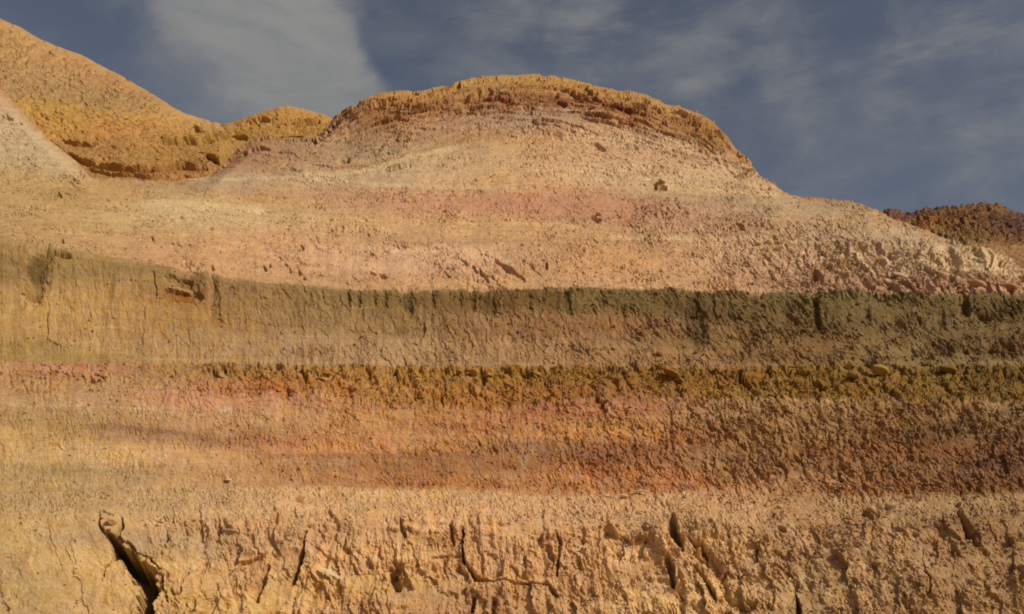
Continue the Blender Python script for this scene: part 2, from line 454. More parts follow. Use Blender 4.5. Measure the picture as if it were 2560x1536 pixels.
# red beds
m3 = bandmask(1008, 1237)
H += m3 * (1.5 * runn + 2.6 * kB * (0.35 + 0.65 * ss(x, 500, 1700)) + 1.6 * stra * (1 - 0.5 * right) + right * (4.2 * kA * 0.8 + 2.8 * fB + 1.6 * dstreak * ss(x, 1700, 2200) + clus * (2.2 * fC + 3.2 * fA - 7 * pt3 - 4 * pt2)) - 3.6 * clus * pt2 + (1 - 0.6 * right) * 2.4 * ledge(w / 38.0, 74))
# lower face: loose apron, then ribs
m4 = ss(w, 1232, 1245)
ribm = ss(w, 1262, 1345) * m4
H += m4 * (1 - ribm) * (1.8 * fC + 1.4 * gB - 2.8 * pt2)
smoothl = 1 - ss(x, 300, 460)
rr = ribm * (1 - 0.8 * smoothl)
kC = facets(vx / 150, vy / 52, 48)
H += 0.85 * rr * (10.5 * runn * (0.35 + 0.65 * ss(x, 500, 900) * ss(x, 2100, 1700)) + 12 * kC + (0.4 + clus) * (7.0 * kA + 3.4 * kB) + 1.6 * np.where(x > 1500, fB, gB) - 7.0 * pt1 * clus - 3.0 * pt2 * clus + 6 * med)
H += rr * right * (2.0 * dstreak + clus * (2.8 * fC + 4.2 * fA + 3 * fB - 6 * pt3))
H += m4 * (1 - ribm) * right * clus * (2.6 * fB + 2.6 * fA + 2.0 * dstreak - 5 * pt2)
H += 1.1 * fbm(x / 7, w / 5.5, 2, 69) * (1 - 0.3 * left)
H += (m1 + m3) * (1 - 0.7 * right) * (1.7 * np.clip(0.35 + fbm(x / 120, w / 60, 3, 97), 0, 1) * fbm(x / 9, w / 50, 3, 92, 0.6) - 3.0 * pits(a80 / 26, b80 / 4.6, 93, 0.3, 0.42) * clus)


# bare, smooth faces between the broken ground
smo = ss(fbm(x / 190 + 3, w / 80, 4, 96, 0.55), 0.02, 0.30) * np.where(w > 1260, 0.75, 0.5) * (1 - 0.7 * blk) * (1 - capm) * (1 - m2)
H -= smo * (H - 16 * low - 6 * med)
H *= 1 - 0.25 * ribm * ss(x, 1800, 2300)


def stroke(pts, width, depth, soft=0.35, jag=3.0):
    """carve (depth<0) or raise (depth>0) along a line; widths in photograph pixels"""
    global H
    p = np.array(pts, float); wd = np.interp(np.arange(len(p)), np.linspace(0, len(p) - 1, len(np.atleast_1d(width))), np.atleast_1d(width))
    M = 3 + 2 * wd.max()
    c0 = np.searchsorted(cols, p[:, 0].min() - M); c1 = np.searchsorted(cols, p[:, 0].max() + M)
    sub = (slice(None), slice(c0, c1)); X = PX[sub] + jag * 1.3 * fbm(PX[sub] / 14, ROW[sub] / 14, 3, 5, 0.65); Rw = ROW[sub] + jag * 1.3 * fbm(PX[sub] / 12, ROW[sub] / 12, 3, 6, 0.65)
    best = np.full(X.shape, 1e9)
    for i in range(len(p) - 1):
        a = p[i]; d = p[i + 1] - a; L2 = (d ** 2).sum() + 1e-9
        t = np.clip(((X - a[0]) * d[0] + (Rw - a[1]) * d[1]) / L2, 0, 1)
        dist = np.hypot(X - a[0] - t * d[0], Rw - a[1] - t * d[1]) / ((wd[i] * (1 - t) + wd[i + 1] * t) / 2 + 1e-6)
        best = np.minimum(best, dist)
    best = best / (0.95 + 0.75 * fbm(PX[sub] / 26, ROW[sub] / 20, 3, 7, 0.6))
    H[sub] += depth * (1 - ss(best, 1 - soft, 1 + soft))


# the great crack low on the left and its loop
stroke([(272, 1335), (292, 1362), (300, 1382), (322, 1398), (345, 1425), (362, 1446), (372, 1466), (366, 1498), (362, 1545), (350, 1600)], [14, 28, 34, 42, 46, 50, 44, 42, 38, 24], -190, 0.14, 10)
stroke([(300, 1352), (326, 1360), (342, 1380), (372, 1392), (398, 1420)], [5, 6, 5, 6, 4], -22, 0.4, 6)
stroke([(286, 1395), (262, 1420), (256, 1452)], [5, 4, 3], -12, 0.4, 6)
stroke([(384, 1425), (402, 1436), (404, 1462), (418, 1500)], [9, 7, 6, 5], -30, 0.4, 6)
stroke([(345, 1420), (386, 1428)], [24, 16], -90, 0.2)
stroke([(250, 1283), (250, 1318), (262, 1336), (276, 1350)], [5, 7, 9, 10], -22)
stroke([(306, 1302), (309, 1318), (300, 1332), (292, 1350)], [6, 8, 8, 10], -24)
stroke([(250, 1283), (268, 1287), (284, 1295)], [5, 4, 3], -12)
stroke([(398, 1442), (392, 1478), (378, 1505)], [7, 7, 5], -18)
stroke([(425, 1472), (436, 1486), (448, 1484), (452, 1460), (470, 1430)], [5, 6, 6, 4, 3], -12)
# left middle and centre cracks
stroke([(766, 1330), (760, 1368), (752, 1398), (738, 1440), (730, 1462)], [4, 6, 13, 12, 8], -40)
stroke([(668, 1412), (660, 1440), (648, 1475), (641, 1502)], [10, 14, 12, 10], -22)
stroke([(1158, 1318), (1157, 1375), (1160, 1412), (1178, 1432), (1190, 1448), (1222, 1458)], [4, 5, 8, 13, 14, 8], -32)
stroke([(1222, 1458), (1262, 1455), (1305, 1462), (1352, 1468), (1369, 1463), (1392, 1496)], [5, 4, 6, 5, 6, 10], -22)
stroke([(1080, 1397), (1110, 1392), (1158, 1394)], [4, 4, 4], -12)
stroke([(997, 1428), (986, 1450), (996, 1475)], [22, 26, 16], -34)
stroke([(1010, 1420), (1026, 1450), (1036, 1475)], [10, 12, 8], 16)
stroke([(1001, 1305), (1006, 1325), (1014, 1345)], [6, 12, 6], -20)
stroke([(1127, 1310), (1130, 1340), (1136, 1362)], [6, 9, 6], -18)
stroke([(1390, 1330), (1400, 1350), (1396, 1400), (1392, 1440)], [8, 10, 8, 6], -20)
stroke([(1186, 1495), (1180, 1530)], [10, 14], -28)
stroke([(1236, 1500), (1232, 1540)], [12, 16], -26)
# the spur on the right of centre
stroke([(1640, 1330), (1690, 1400), (1730, 1470), (1760, 1560)], [50, 58, 66, 80], 20, 0.6)
stroke([(1680, 1296), (1684, 1322), (1694, 1350), (1708, 1386)], [24, 26, 26, 8], -62, 0.25)
stroke([(1720, 1345), (1732, 1358), (1750, 1366), (1768, 1392)], [8, 8, 22, 8], -34)
stroke([(1735, 1420), (1750, 1440), (1766, 1462), (1780, 1486), (1790, 1508)], [8, 12, 14, 14, 8], -55, 0.25)
stroke([(1775, 1400), (1800, 1440), (1812, 1480), (1830, 1510)], [26, 30, 30, 20], -14, 0.5)
stroke([(1670, 1408), (1678, 1430), (1684, 1472)], [12, 18, 12], -34)
stroke([(1700, 1492), (1712, 1508)], [6, 6], -18)
stroke([(1990, 1486), (1996, 1515), (1999, 1560)], [4, 13, 20], -50, 0.25)
stroke([(2396, 1286), (2408, 1308), (2422, 1332), (2444, 1358)], [14, 20, 22, 14], -44, 0.3)
stroke([(2160, 1280), (2180, 1300)], [14, 10], -20)
stroke([(1948, 1318), (1962, 1330)], [12, 10], -20)
# shale wall: the recess and ribs at the left, dark slots along the top
stroke([(106, 640), (94, 690), (84, 740)], [44, 48, 40], -14, 0.9, 9)
stroke([(120, 628), (150, 633), (170, 640)], [16, 20, 12], -20)
stroke([(383, 680), (392, 745)], [7, 5], -6)
stroke([(425, 700), (470, 704)], [22, 22], -12)
stroke([(424, 738), (486, 742)], [30, 34], -13, 0.25, 2)
stroke([(530, 695), (530, 780)], [14, 12], -6, 0.6)
stroke([(118, 780), (118, 850), (150, 868)], [4, 4, 3], -5)
SLOTS = [(870, 728, 766, 10), (895, 730, 765, 12), (1013, 730, 770, 34), (960, 730, 766, 10), (935, 728, 760, 8), (1180, 728, 775, 12), (1220, 732, 782, 40), (1414, 735, 785, 20), (1150, 730, 760, 8), (1080, 730, 765, 9),
         (1728, 738, 790, 36), (1740, 800, 858, 48), (1900, 730, 745, 12), (2037, 748, 800, 18), (2045, 810, 825, 14), (1555, 770, 785, 10), (2165, 775, 800, 14), (2410, 745, 780, 22), (2350, 790, 810, 22), (1780, 735, 790, 10),
         (475, 690, 715, 60), (535, 700, 800, 16)]
for px_, r0, r1, wd_ in SLOTS:
    stroke([(px_, r0), (px_ + (r1 - r0) * 0.12, r1)], [wd_, wd_ * 0.8], -(4 + 0.12 * wd_) * (2.6 if px_ in (2037, 2045, 1900, 2410) else 1), 0.6, 7)
# hollows under the grey wall, in the ochre rubble
for px_, r_, a_, b_, dp in [(538, 934, 8, 20, 30), (560, 926, 16, 8, 28), (745, 920, 26, 16, 46), (762, 940, 14, 26, 32), (805, 935, 30, 6, 20), (922, 935, 12, 34, 40), (990, 940, 12, 34, 38), (1207, 946, 16, 26, 40),
                            (1310, 932, 26, 12, 34), (1270, 932, 14, 12, 26), (1522, 922, 26, 16, 36), (1552, 930, 18, 16, 34), (1588, 922, 14, 22, 34), (1680, 962, 46, 10, 34), (1850, 950, 14, 30, 32),
                            (1868, 970, 16, 14, 32), (1922, 938, 10, 30, 28), (2048, 975, 34, 14, 34), (2190, 918, 40, 12, 40), (2240, 922, 26, 10, 30), (2316, 915, 26, 8, 26), (2410, 920, 20, 8, 26),
                            (250, 939, 30, 7, 24), (236, 954, 14, 9, 22), (133, 932, 16, 8, 22), (320, 946, 16, 5, 16), (1500, 1003, 26, 10, 34), (1508, 1020, 12, 24, 26), (650, 912, 24, 12, 22), (700, 915, 20, 14, 24), (1125, 910, 10, 6, 16)]:
    stroke([(px_ - a_ / 2, r_ - b_ / 3), (px_ + a_ / 2, r_ + b_ / 3)] if a_ > b_ else [(px_ - 4, r_ - b_ / 2), (px_ + 5, r_ + b_ / 2)], [min(a_, b_) * 1.1, min(a_, b_) * 0.6], -dp * 0.6, 0.5, 9)
# caves, slabs and notches on the right bench
stroke([(2193, 648), (2206, 652)], [18, 18], -40, 0.25); stroke([(2095, 615), (2105, 628)], [14, 16], -20); stroke([(2112, 630), (2116, 640)], [14, 14], -22)
stroke([(2372, 625), (2384, 645), (2400, 665)], [6, 16, 8], -30, 0.25)
stroke([(2342, 652), (2356, 668)], [14, 12], -24); stroke([(2497, 655), (2515, 668)], [16, 14], -30); stroke([(2300, 620), (2316, 622)], [12, 10], -24)
stroke([(2255, 645), (2275, 648)], [8, 6], -22); stroke([(2040, 680), (2055, 705)], [24, 14], -46, 0.25); stroke([(1855, 712), (1880, 702)], [6, 8], -20)
stroke([(1180, 660), (1220, 660), (1250, 650)], [3, 3, 3], -5)
stroke([(1240, 648), (1268, 670), (1312, 700)], [5, 14, 5], -16); stroke([(1200, 672), (1218, 700)], [6, 7], -14); stroke([(1104, 668), (1124, 690)], [4, 6], -12); stroke([(925, 682), (965, 692)], [7, 10], -15)
stroke([(1365, 655), (1368, 672)], [6, 5], -14); stroke([(1840, 555), (1856, 568)], [8, 10], -20); stroke([(1482, 548), (1500, 553)], [9, 7], -14)
stroke([(1640, 472), (1662, 474)], [12, 12], -30); stroke([(1840, 440), (1862, 432)], [8, 10], -40); stroke([(1480, 364), (1496, 374), (1512, 382)], [6, 12, 6], -12)
for px_, r_ in [(662, 672), (674, 664), (724, 675), (748, 683), (532, 672), (755, 620), (716, 662), (760, 700), (157, 602), (150, 490), (380, 595)]:
    stroke([(px_ - 2, r_ - 4), (px_ + 2, r_ + 4)], [5, 6], -11)
# dark recesses under the cap
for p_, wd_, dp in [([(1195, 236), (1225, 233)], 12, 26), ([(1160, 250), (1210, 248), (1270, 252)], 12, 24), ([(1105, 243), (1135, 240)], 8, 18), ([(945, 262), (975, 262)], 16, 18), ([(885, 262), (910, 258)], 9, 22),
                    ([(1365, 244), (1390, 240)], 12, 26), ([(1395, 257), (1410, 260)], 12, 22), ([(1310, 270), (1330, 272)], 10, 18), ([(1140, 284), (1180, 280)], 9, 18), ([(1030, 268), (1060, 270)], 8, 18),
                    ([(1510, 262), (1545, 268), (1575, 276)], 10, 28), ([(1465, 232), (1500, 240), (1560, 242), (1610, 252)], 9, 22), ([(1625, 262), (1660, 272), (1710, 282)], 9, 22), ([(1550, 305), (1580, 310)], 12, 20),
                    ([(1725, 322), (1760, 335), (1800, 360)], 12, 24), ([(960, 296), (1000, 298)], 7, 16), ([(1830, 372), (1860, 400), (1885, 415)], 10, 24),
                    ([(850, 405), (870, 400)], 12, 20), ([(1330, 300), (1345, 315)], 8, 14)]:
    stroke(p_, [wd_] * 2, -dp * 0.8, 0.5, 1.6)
# dark edge on the small left shoulder
stroke([(556, 418), (596, 378), (632, 354), (690, 347)], [8, 12, 12, 6], -16)
stroke([(610, 385), (650, 375), (672, 380)], [10, 12, 8], -14); stroke([(700, 430), (720, 410), (760, 385), (800, 350), (845, 305)], [5, 6, 6, 9, 8], -14, 0.4, 6)
stroke([(203, 428), (208, 434)], [8, 8], -14); stroke([(0, 290), (30, 294), (55, 304)], [6, 7, 8], -12)

H *= ss(PX, -80, -10) * 0.7 + 0.3
H = np.where(top, H * (0.45 + 0.55 * ss(edge, -1, 10)), H)
fwd = np.array([0.0, -1.0, 0.05]); kf = (0.35 * top_ + 0.35 * capm)[..., None]
NB = NB * (1 - kf) + fwd * kf; NB /= np.linalg.norm(NB, axis=-1, keepdims=True)
disp = H * (np.interp(Wd, ytab_w, ytab_y) / F)
P = P0 + NB * disp[..., None]

# colour of every point of the cliff; right side partly carries shade
S_UP = [(30, 300, 206, 178, 132), (100, 390, 204, 175, 128), (200, 435, 206, 178, 130), (20, 380, 206, 178, 130), (30, 235, 196, 160, 115), (50, 450, 200, 161, 96), (200, 500, 200, 160, 96), (60, 560, 197, 159, 99), (20, 500, 200, 165, 105),
        (300, 540, 207, 167, 102), (480, 520, 218, 188, 136), (400, 545, 214, 182, 126), (620, 505, 200, 158, 92), (350, 600, 205, 162, 105), (500, 620, 210, 162, 107), (700, 600, 208, 160, 108),
        (250, 470, 197, 156, 94), (400, 470, 195, 152, 88), (560, 455, 198, 170, 130), (480, 455, 188, 160, 120), (750, 455, 202, 170, 127), (650, 430, 186, 138, 92), (620, 390, 175, 125, 80), (900, 440, 205, 176, 132), (700, 490, 198, 152, 104), (800, 480, 200, 155, 110), (760, 400, 190, 150, 108),
        (600, 545, 208, 175, 118), (700, 540, 208, 168, 115), (640, 650, 208, 160, 106), (800, 650, 212, 165, 118), (450, 660, 200, 152, 100), (200, 590, 202, 160, 100),
        (950, 330, 182, 140, 95), (1150, 320, 188, 148, 108), (1300, 300, 178, 148, 115), (1500, 330, 207, 158, 108), (900, 385, 178, 150, 106), (1000, 370, 180, 148, 108), (1100, 350, 182, 140, 94),
        (860, 420, 186, 145, 95), (1000, 420, 204, 174, 126), (1120, 380, 200, 170, 122), (1200, 400, 210, 168, 116), (1350, 360, 212, 162, 98), (1500, 385, 207, 162, 108), (1560, 425, 220, 182, 132), (1700, 400, 198, 158, 114), (1620, 360, 212, 178, 136), (1500, 350, 210, 175, 130),
        (1800, 440, 208, 176, 125), (1850, 470, 205, 170, 122), (1950, 500, 180, 153, 110), (1850, 510, 190, 156, 114), (2050, 520, 183, 157, 117), (2150, 545, 194, 159, 108), (2250, 590, 190, 160, 120), (2000, 560, 192, 152, 106), (1200, 460, 212, 165, 110),
        (1000, 480, 206, 158, 110), (900, 500, 200, 152, 108), (1100, 510, 202, 146, 104), (1250, 520, 202, 142, 104), (1400, 530, 198, 144, 102), (1550, 530, 194, 140, 100), (1700, 540, 192, 147, 105),
        (900, 555, 214, 170, 112), (1150, 545, 212, 167, 110), (1000, 585, 205, 160, 108), (1400, 570, 207, 162, 107), (900, 640, 217, 172, 125), (1100, 645, 216, 172, 127), (1300, 650, 207, 160, 112), (1500, 660, 212, 160, 100), (1600, 620, 202, 155, 102),
        (1800, 600, 204, 162, 114), (1900, 640, 206, 165, 118), (2000, 690, 198, 154, 110), (2200, 648, 220, 187, 138), (2100, 640, 212, 175, 128), (2450, 645, 214, 184, 134), (2520, 665, 214, 184, 134), (2400, 705, 194, 150, 110), (2200, 695, 194, 152, 112),
        (2350, 682, 180, 150, 108), (2000, 600, 200, 165, 118), (1200, 715, 208, 160, 106), (1700, 700, 208, 162, 110), (2450, 720, 196, 150, 108), (700, 700, 200, 155, 102)]
S_CAP = [(1250, 200, 190, 146, 78), (1100, 225, 190, 144, 75), (950, 240, 194, 142, 72), (1450, 215, 188, 140, 72), (1650, 265, 182, 138, 78), (1200, 245, 158, 110, 70), (1250, 262, 168, 124, 84), (1000, 270, 170, 122, 78), (1000, 297, 178, 125, 80),
         (1500, 280, 178, 122, 78), (1560, 300, 176, 118, 70), (1750, 330, 164, 118, 68), (1830, 390, 178, 134, 82), (880, 285, 160, 115, 68), (1370, 255, 158, 105, 68), (1780, 310, 172, 126, 66), (1640, 300, 186, 140, 86), (1880, 425, 185, 130, 70)]
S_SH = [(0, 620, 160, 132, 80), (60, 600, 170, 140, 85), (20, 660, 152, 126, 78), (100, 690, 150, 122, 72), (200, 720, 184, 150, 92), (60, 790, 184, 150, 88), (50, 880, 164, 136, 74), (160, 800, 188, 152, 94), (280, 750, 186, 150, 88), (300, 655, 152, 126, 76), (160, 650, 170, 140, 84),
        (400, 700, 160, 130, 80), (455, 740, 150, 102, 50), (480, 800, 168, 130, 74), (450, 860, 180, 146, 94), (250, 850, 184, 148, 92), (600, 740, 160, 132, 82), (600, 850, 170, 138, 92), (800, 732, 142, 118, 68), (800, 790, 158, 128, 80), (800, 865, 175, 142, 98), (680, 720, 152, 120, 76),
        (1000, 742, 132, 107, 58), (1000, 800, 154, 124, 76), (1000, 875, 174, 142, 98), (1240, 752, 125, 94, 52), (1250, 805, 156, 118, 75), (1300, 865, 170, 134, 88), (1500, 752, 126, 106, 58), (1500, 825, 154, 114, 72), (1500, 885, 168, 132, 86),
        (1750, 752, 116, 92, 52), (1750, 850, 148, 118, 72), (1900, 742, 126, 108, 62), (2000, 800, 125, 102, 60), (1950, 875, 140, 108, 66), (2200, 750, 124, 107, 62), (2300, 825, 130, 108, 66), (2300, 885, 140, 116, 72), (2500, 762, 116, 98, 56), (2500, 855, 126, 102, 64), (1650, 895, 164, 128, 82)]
S_OC = [(60, 930, 180, 142, 84), (150, 930, 182, 134, 92), (200, 922, 186, 130, 96), (300, 950, 180, 142, 92), (450, 930, 168, 132, 78), (150, 975, 184, 144, 90), (600, 918, 164, 124, 60), (600, 968, 180, 116, 62), (700, 965, 178, 116, 60), (800, 940, 176, 132, 60), (1000, 935, 170, 126, 54), (1000, 990, 176, 128, 60), (450, 970, 185, 145, 100),
        (850, 985, 185, 135, 76), (1250, 940, 158, 118, 50), (1250, 1000, 172, 120, 54), (1500, 940, 152, 114, 50), (1500, 985, 160, 108, 52), (1750, 945, 148, 106, 46), (1750, 990, 156, 115, 52), (2000, 940, 146, 112, 46), (2200, 945, 144, 112, 48), (2200, 990, 142, 108, 46), (2450, 930, 120, 93, 38), (2450, 990, 130, 100, 46), (1950, 985, 150, 112, 48)]
S_RED = [(60, 1010, 188, 150, 102), (200, 1035, 182, 146, 92), (100, 1085, 196, 156, 94), (350, 1035, 200, 155, 105), (150, 1000, 190, 148, 104), (270, 1068, 164, 128, 84), (400, 1088, 172, 128, 88), (500, 1095, 172, 126, 84), (550, 1018, 198, 146, 100), (560, 1058, 190, 144, 96), (522, 1005, 196, 140, 100), (700, 1050, 194, 144, 90), (480, 1040, 190, 148, 100),
         (900, 1050, 196, 142, 84), (1100, 1050, 186, 132, 78), (1250, 1060, 184, 122, 74), (1500, 1060, 188, 138, 80), (1450, 1088, 206, 146, 84), (1560, 1092, 204, 142, 82), (700, 1115, 196, 134, 85), (900, 1125, 206, 146, 88), (750, 1155, 186, 132, 84), (1100, 1135, 186, 130, 76), (1000, 1160, 160, 112, 68), (1050, 1175, 158, 108, 66), (1250, 1155, 172, 118, 74), (1350, 1125, 166, 124, 82),
         (1550, 1128, 164, 106, 66), (1480, 1145, 162, 104, 64), (800, 1200, 190, 134, 84), (1100, 1215, 188, 128, 74), (1300, 1210, 194, 138, 86), (1500, 1195, 194, 130, 78), (1650, 1205, 188, 128, 78), (1700, 1080, 172, 124, 76), (1700, 1020, 180, 136, 90), (1900, 1050, 172, 132, 82), (2000, 1090, 166, 124, 76), (1850, 1160, 172, 128, 80), (2100, 1045, 162, 118, 72), (1750, 1150, 164, 118, 74),
         (2200, 1125, 150, 100, 56), (2400, 1080, 138, 102, 62), (2300, 1175, 156, 110, 68), (2500, 1165, 132, 94, 64), (2450, 1055, 148, 118, 76), (2250, 1040, 158, 114, 66), (2500, 1228, 150, 106, 64), (2000, 1205, 184, 136, 86), (2200, 1220, 174, 122, 74), (2050, 1150, 166, 118, 72), (1560, 1020, 186, 120, 78), (2000, 1020, 178, 138, 90),
         (100, 1130, 200, 160, 98), (250, 1140, 210, 170, 112), (350, 1130, 208, 164, 108), (100, 1182, 176, 146, 98), (250, 1195, 186, 154, 104), (60, 1215, 194, 156, 100), (450, 1150, 204, 154, 102), (600, 1160, 198, 152, 98), (400, 1195, 190, 150, 102), (600, 1200, 196, 148, 98)]
S_LOW = [(60, 1300, 196, 158, 98), (60, 1260, 184, 150, 100), (60, 1400, 184, 151, 98), (200, 1400, 206, 166, 103), (300, 1500, 204, 163, 100), (100, 1500, 186, 153, 97), (200, 1300, 200, 162, 105), (250, 1250, 192, 154, 102), (450, 1290, 198, 160, 110), (500, 1350, 184, 150, 104), (450, 1350, 186, 152, 106), (600, 1300, 208, 162, 110), (700, 1350, 198, 154, 106), (600, 1450, 204, 160, 104),
         (850, 1380, 210, 163, 106), (850, 1480, 214, 168, 102), (1000, 1260, 210, 165, 108), (1200, 1290, 212, 163, 110), (1200, 1400, 204, 156, 103), (1100, 1500, 190, 144, 94), (1400, 1270, 203, 158, 109), (1500, 1350, 204, 157, 102), (1400, 1450, 200, 153, 99), (1000, 1400, 206, 160, 104),
         (1700, 1380, 218, 172, 115), (1750, 1480, 216, 172, 112), (1800, 1300, 194, 152, 102), (1900, 1400, 186, 144, 96), (2000, 1280, 196, 149, 99), (2100, 1350, 186, 144, 97), (2100, 1480, 184, 146, 97), (2300, 1280, 176, 138, 90), (2300, 1400, 186, 146, 97), (2500, 1300, 158, 120, 78), (2500, 1400, 168, 130, 86), (2400, 1500, 176, 136, 88),
         (2150, 1260, 180, 140, 92), (1600, 1260, 206, 158, 106), (1280, 1600, 190, 148, 98)]
C = np.zeros(P.shape)
cx = np.clip(PX + 14 * fbm(PX / 40, ROW / 30, 3, 81), -50, 2610); cr = ROW + 9 * fbm(PX / 60, ROW / 25, 4, 82)
nz = fbm(PX / 22, ROW / 10, 4, 87, 0.6)
SETS = [S_CAP, S_UP, S_SH, S_OC, S_RED, S_LOW]
TONE = [(0.97, 0.96, 0.92), (0.97, 0.96, 1.06), (1.05, 1.0, 1.03), (1.08, 1.03, 1.04), (1.05, 1.07, 1.12), (1.11, 1.12, 1.19)]
def tone(a, k): return a * np.array(TONE[k])
C = tone(rgb_field(SETS[0], cx, cr, 80, 14), 0)
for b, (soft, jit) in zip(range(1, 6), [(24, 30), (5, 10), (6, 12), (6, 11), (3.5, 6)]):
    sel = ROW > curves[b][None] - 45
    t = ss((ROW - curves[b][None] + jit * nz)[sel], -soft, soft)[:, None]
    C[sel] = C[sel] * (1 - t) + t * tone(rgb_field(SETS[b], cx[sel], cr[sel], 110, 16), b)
grey = C.mean(-1, keepdims=True)
C = grey + (C - grey) * 0.94
# fine lamination and mottling that belong to the beds
lam = fbm(PX / 260, W / 5.0, 3, 83, 0.7); mot = fbm(PX / 24, ROW / 18, 4, 84, 0.6); mot2 = fbm(PX / 8, ROW / 6, 3, 85, 0.6)
C *= (1 + 0.13 * lam * (0.4 + 0.6 * ss(W, 1300, 1200)) + 0.09 * mot + 0.10 * mot2)[..., None]
C[..., 2] *= 1 + 0.07 * fbm(PX / 130, W / 18, 3, 86)


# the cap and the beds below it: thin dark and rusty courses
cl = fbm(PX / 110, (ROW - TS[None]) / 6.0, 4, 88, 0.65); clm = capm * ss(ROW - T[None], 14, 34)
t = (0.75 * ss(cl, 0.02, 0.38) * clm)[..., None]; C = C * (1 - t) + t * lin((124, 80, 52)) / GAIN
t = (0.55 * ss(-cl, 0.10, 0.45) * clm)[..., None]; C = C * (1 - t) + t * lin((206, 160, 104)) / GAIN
# rubble and broken ground is a little redder and darker than the smooth faces
C *= (1 - 0.10 * np.clip(clus - 0.6, 0, 1))[..., None] ** np.array([0.8, 1.0, 1.2])


def seam(pts, wd, col, k=0.7):
    p = np.array(pts, float)
    c0, c1 = np.searchsorted(cols, p[0, 0]), np.searchsorted(cols, p[-1, 0]); X = PX[:, c0:c1]
    dist = np.abs(ROW[:, c0:c1] - np.interp(X, p[:, 0], p[:, 1]) + 5 * fbm(X / 50, ROW[:, c0:c1] / 30, 4, 89)) / (wd * (0.6 + 0.8 * np.abs(fbm(X / 70, X * 0, 3, 91))))
    t = (k * (1 - ss(dist, 0.5, 1.2)) * ss(X, p[0, 0], p[0, 0] + 40) * (1 - ss(X, p[-1, 0] - 40, p[-1, 0])))[..., None]
    C[:, c0:c1] = C[:, c0:c1] * (1 - t) + t * lin(col) / GAIN


def tint_patch(px_, r_, a, b, col, k=0.8, ang=0):
    X, R_ = rot(PX - px_ + warpx * 0.25, ROW - r_ + warpy * 0.2, ang)
    d = (X / a) ** 2 + (R_ / b) ** 2
    wgt = (k * (1 - ss(np.sqrt(d), 0.6, 1.2)))[..., None]
    C[:] = C * (1 - wgt) + lin(col) / GAIN * wgt


tint_patch(1230, 248, 60, 7, (120, 62, 48)); tint_patch(1560, 270, 36, 7, (130, 58, 34), 0.8, 12); tint_patch(995, 298, 46, 5, (184, 112, 68), .6); tint_patch(1570, 306, 24, 8, (176, 108, 62), .6); tint_patch(1450, 278, 55, 3, (205, 172, 140), .8, 4)
tint_patch(430, 439, 22, 6, (150, 88, 40)); tint_patch(455, 742, 36, 17, (152, 98, 42)); tint_patch(86, 742, 32, 8, (176, 122, 58)); tint_patch(520, 1004, 24, 7, (206, 138, 106), .6); tint_patch(750, 1250, 11, 9, (190, 122, 78)); tint_patch(690, 1290, 14, 6, (200, 130, 86))
tint_patch(200, 918, 26, 6, (188, 122, 92)); tint_patch(690, 968, 30, 9, (186, 112, 62)); tint_patch(800, 1012, 30, 6, (214, 150, 110)); tint_patch(895, 768, 36, 1.6, (190, 160, 122)); tint_patch(1220, 785, 36, 1.8, (185, 150, 118), .8, 4); tint_patch(1385, 792, 60, 1.6, (170, 135, 100), .6)
tint_patch(455, 722, 36, 2, (195, 165, 115), .8, 10); tint_patch(320, 804, 60, 1.5, (190, 158, 108), .5, 4); tint_patch(1350, 1118, 26, 20, (178, 142, 108), .6); tint_patch(1310, 1160, 34, 12, (178, 140, 106), .7, -60); tint_patch(2340, 1165, 16, 32, (160, 122, 86), .6)
tint_patch(2405, 1190, 18, 12, (104, 88, 76), .6); tint_patch(1815, 1150, 18, 12, (150, 122, 92), .6); tint_patch(560, 1022, 22, 6, (206, 182, 148), .8, -20); tint_patch(2195, 650, 12, 9, (120, 80, 45), .7); tint_patch(970, 1500, 55, 4, (214, 184, 130), .7, 25)
tint_patch(2050, 1440, 40, 50, (190, 156, 108), .5); tint_patch(2400, 470, 30, 10, (180, 150, 110), .4)
seam([(820, 430), (900, 418), (1000, 395), (1100, 362), (1200, 340), (1300, 330)], 11, (176, 134, 86)); seam([(720, 448), (900, 428), (1000, 400), (1100, 375), (1180, 362)], 10, (214, 186, 140))
seam([(1380, 272), (1450, 278), (1530, 288)], 3.5, (220, 190, 150)); seam([(1400, 330), (1520, 345), (1600, 360), (1700, 378)], 10, (218, 184, 142)); seam([(1620, 470), (1750, 478), (1960, 486)], 8, (212, 178, 130))
seam([(420, 448), (560, 450), (760, 452), (900, 455), (1300, 470)], 8, (206, 180, 140)); seam([(340, 505), (430, 510), (560, 522), (680, 528)], 14, (218, 190, 140), .6); seam([(600, 500), (640, 502), (690, 500)], 14, (194, 150, 88), .6)
seam([(1000, 555), (1200, 556), (1460, 568)], 7, (216, 172, 116), .6); seam([(900, 592), (1100, 604), (1400, 600), (1700, 610)], 6, (176, 138, 96), .5); seam([(1500, 590), (1800, 596), (2050, 600)], 6, (214, 178, 132), .6)
seam([(950, 622), (1100, 618), (1250, 640), (1330, 690)], 12, (220, 182, 140), .5); seam([(1500, 578), (1900, 585), (2200, 612)], 5, (166, 134, 96), .5); seam([(2080, 650), (2300, 662), (2560, 678)], 5, (224, 194, 148), .6)
seam([(0, 1012), (180, 1016), (420, 1030)], 5, (204, 170, 128), .6); seam([(190, 1070), (330, 1072), (560, 1098)], 12, (152, 116, 84), .7); seam([(60, 1182), (200, 1180), (420, 1186)], 9, (164, 136, 96), .6)
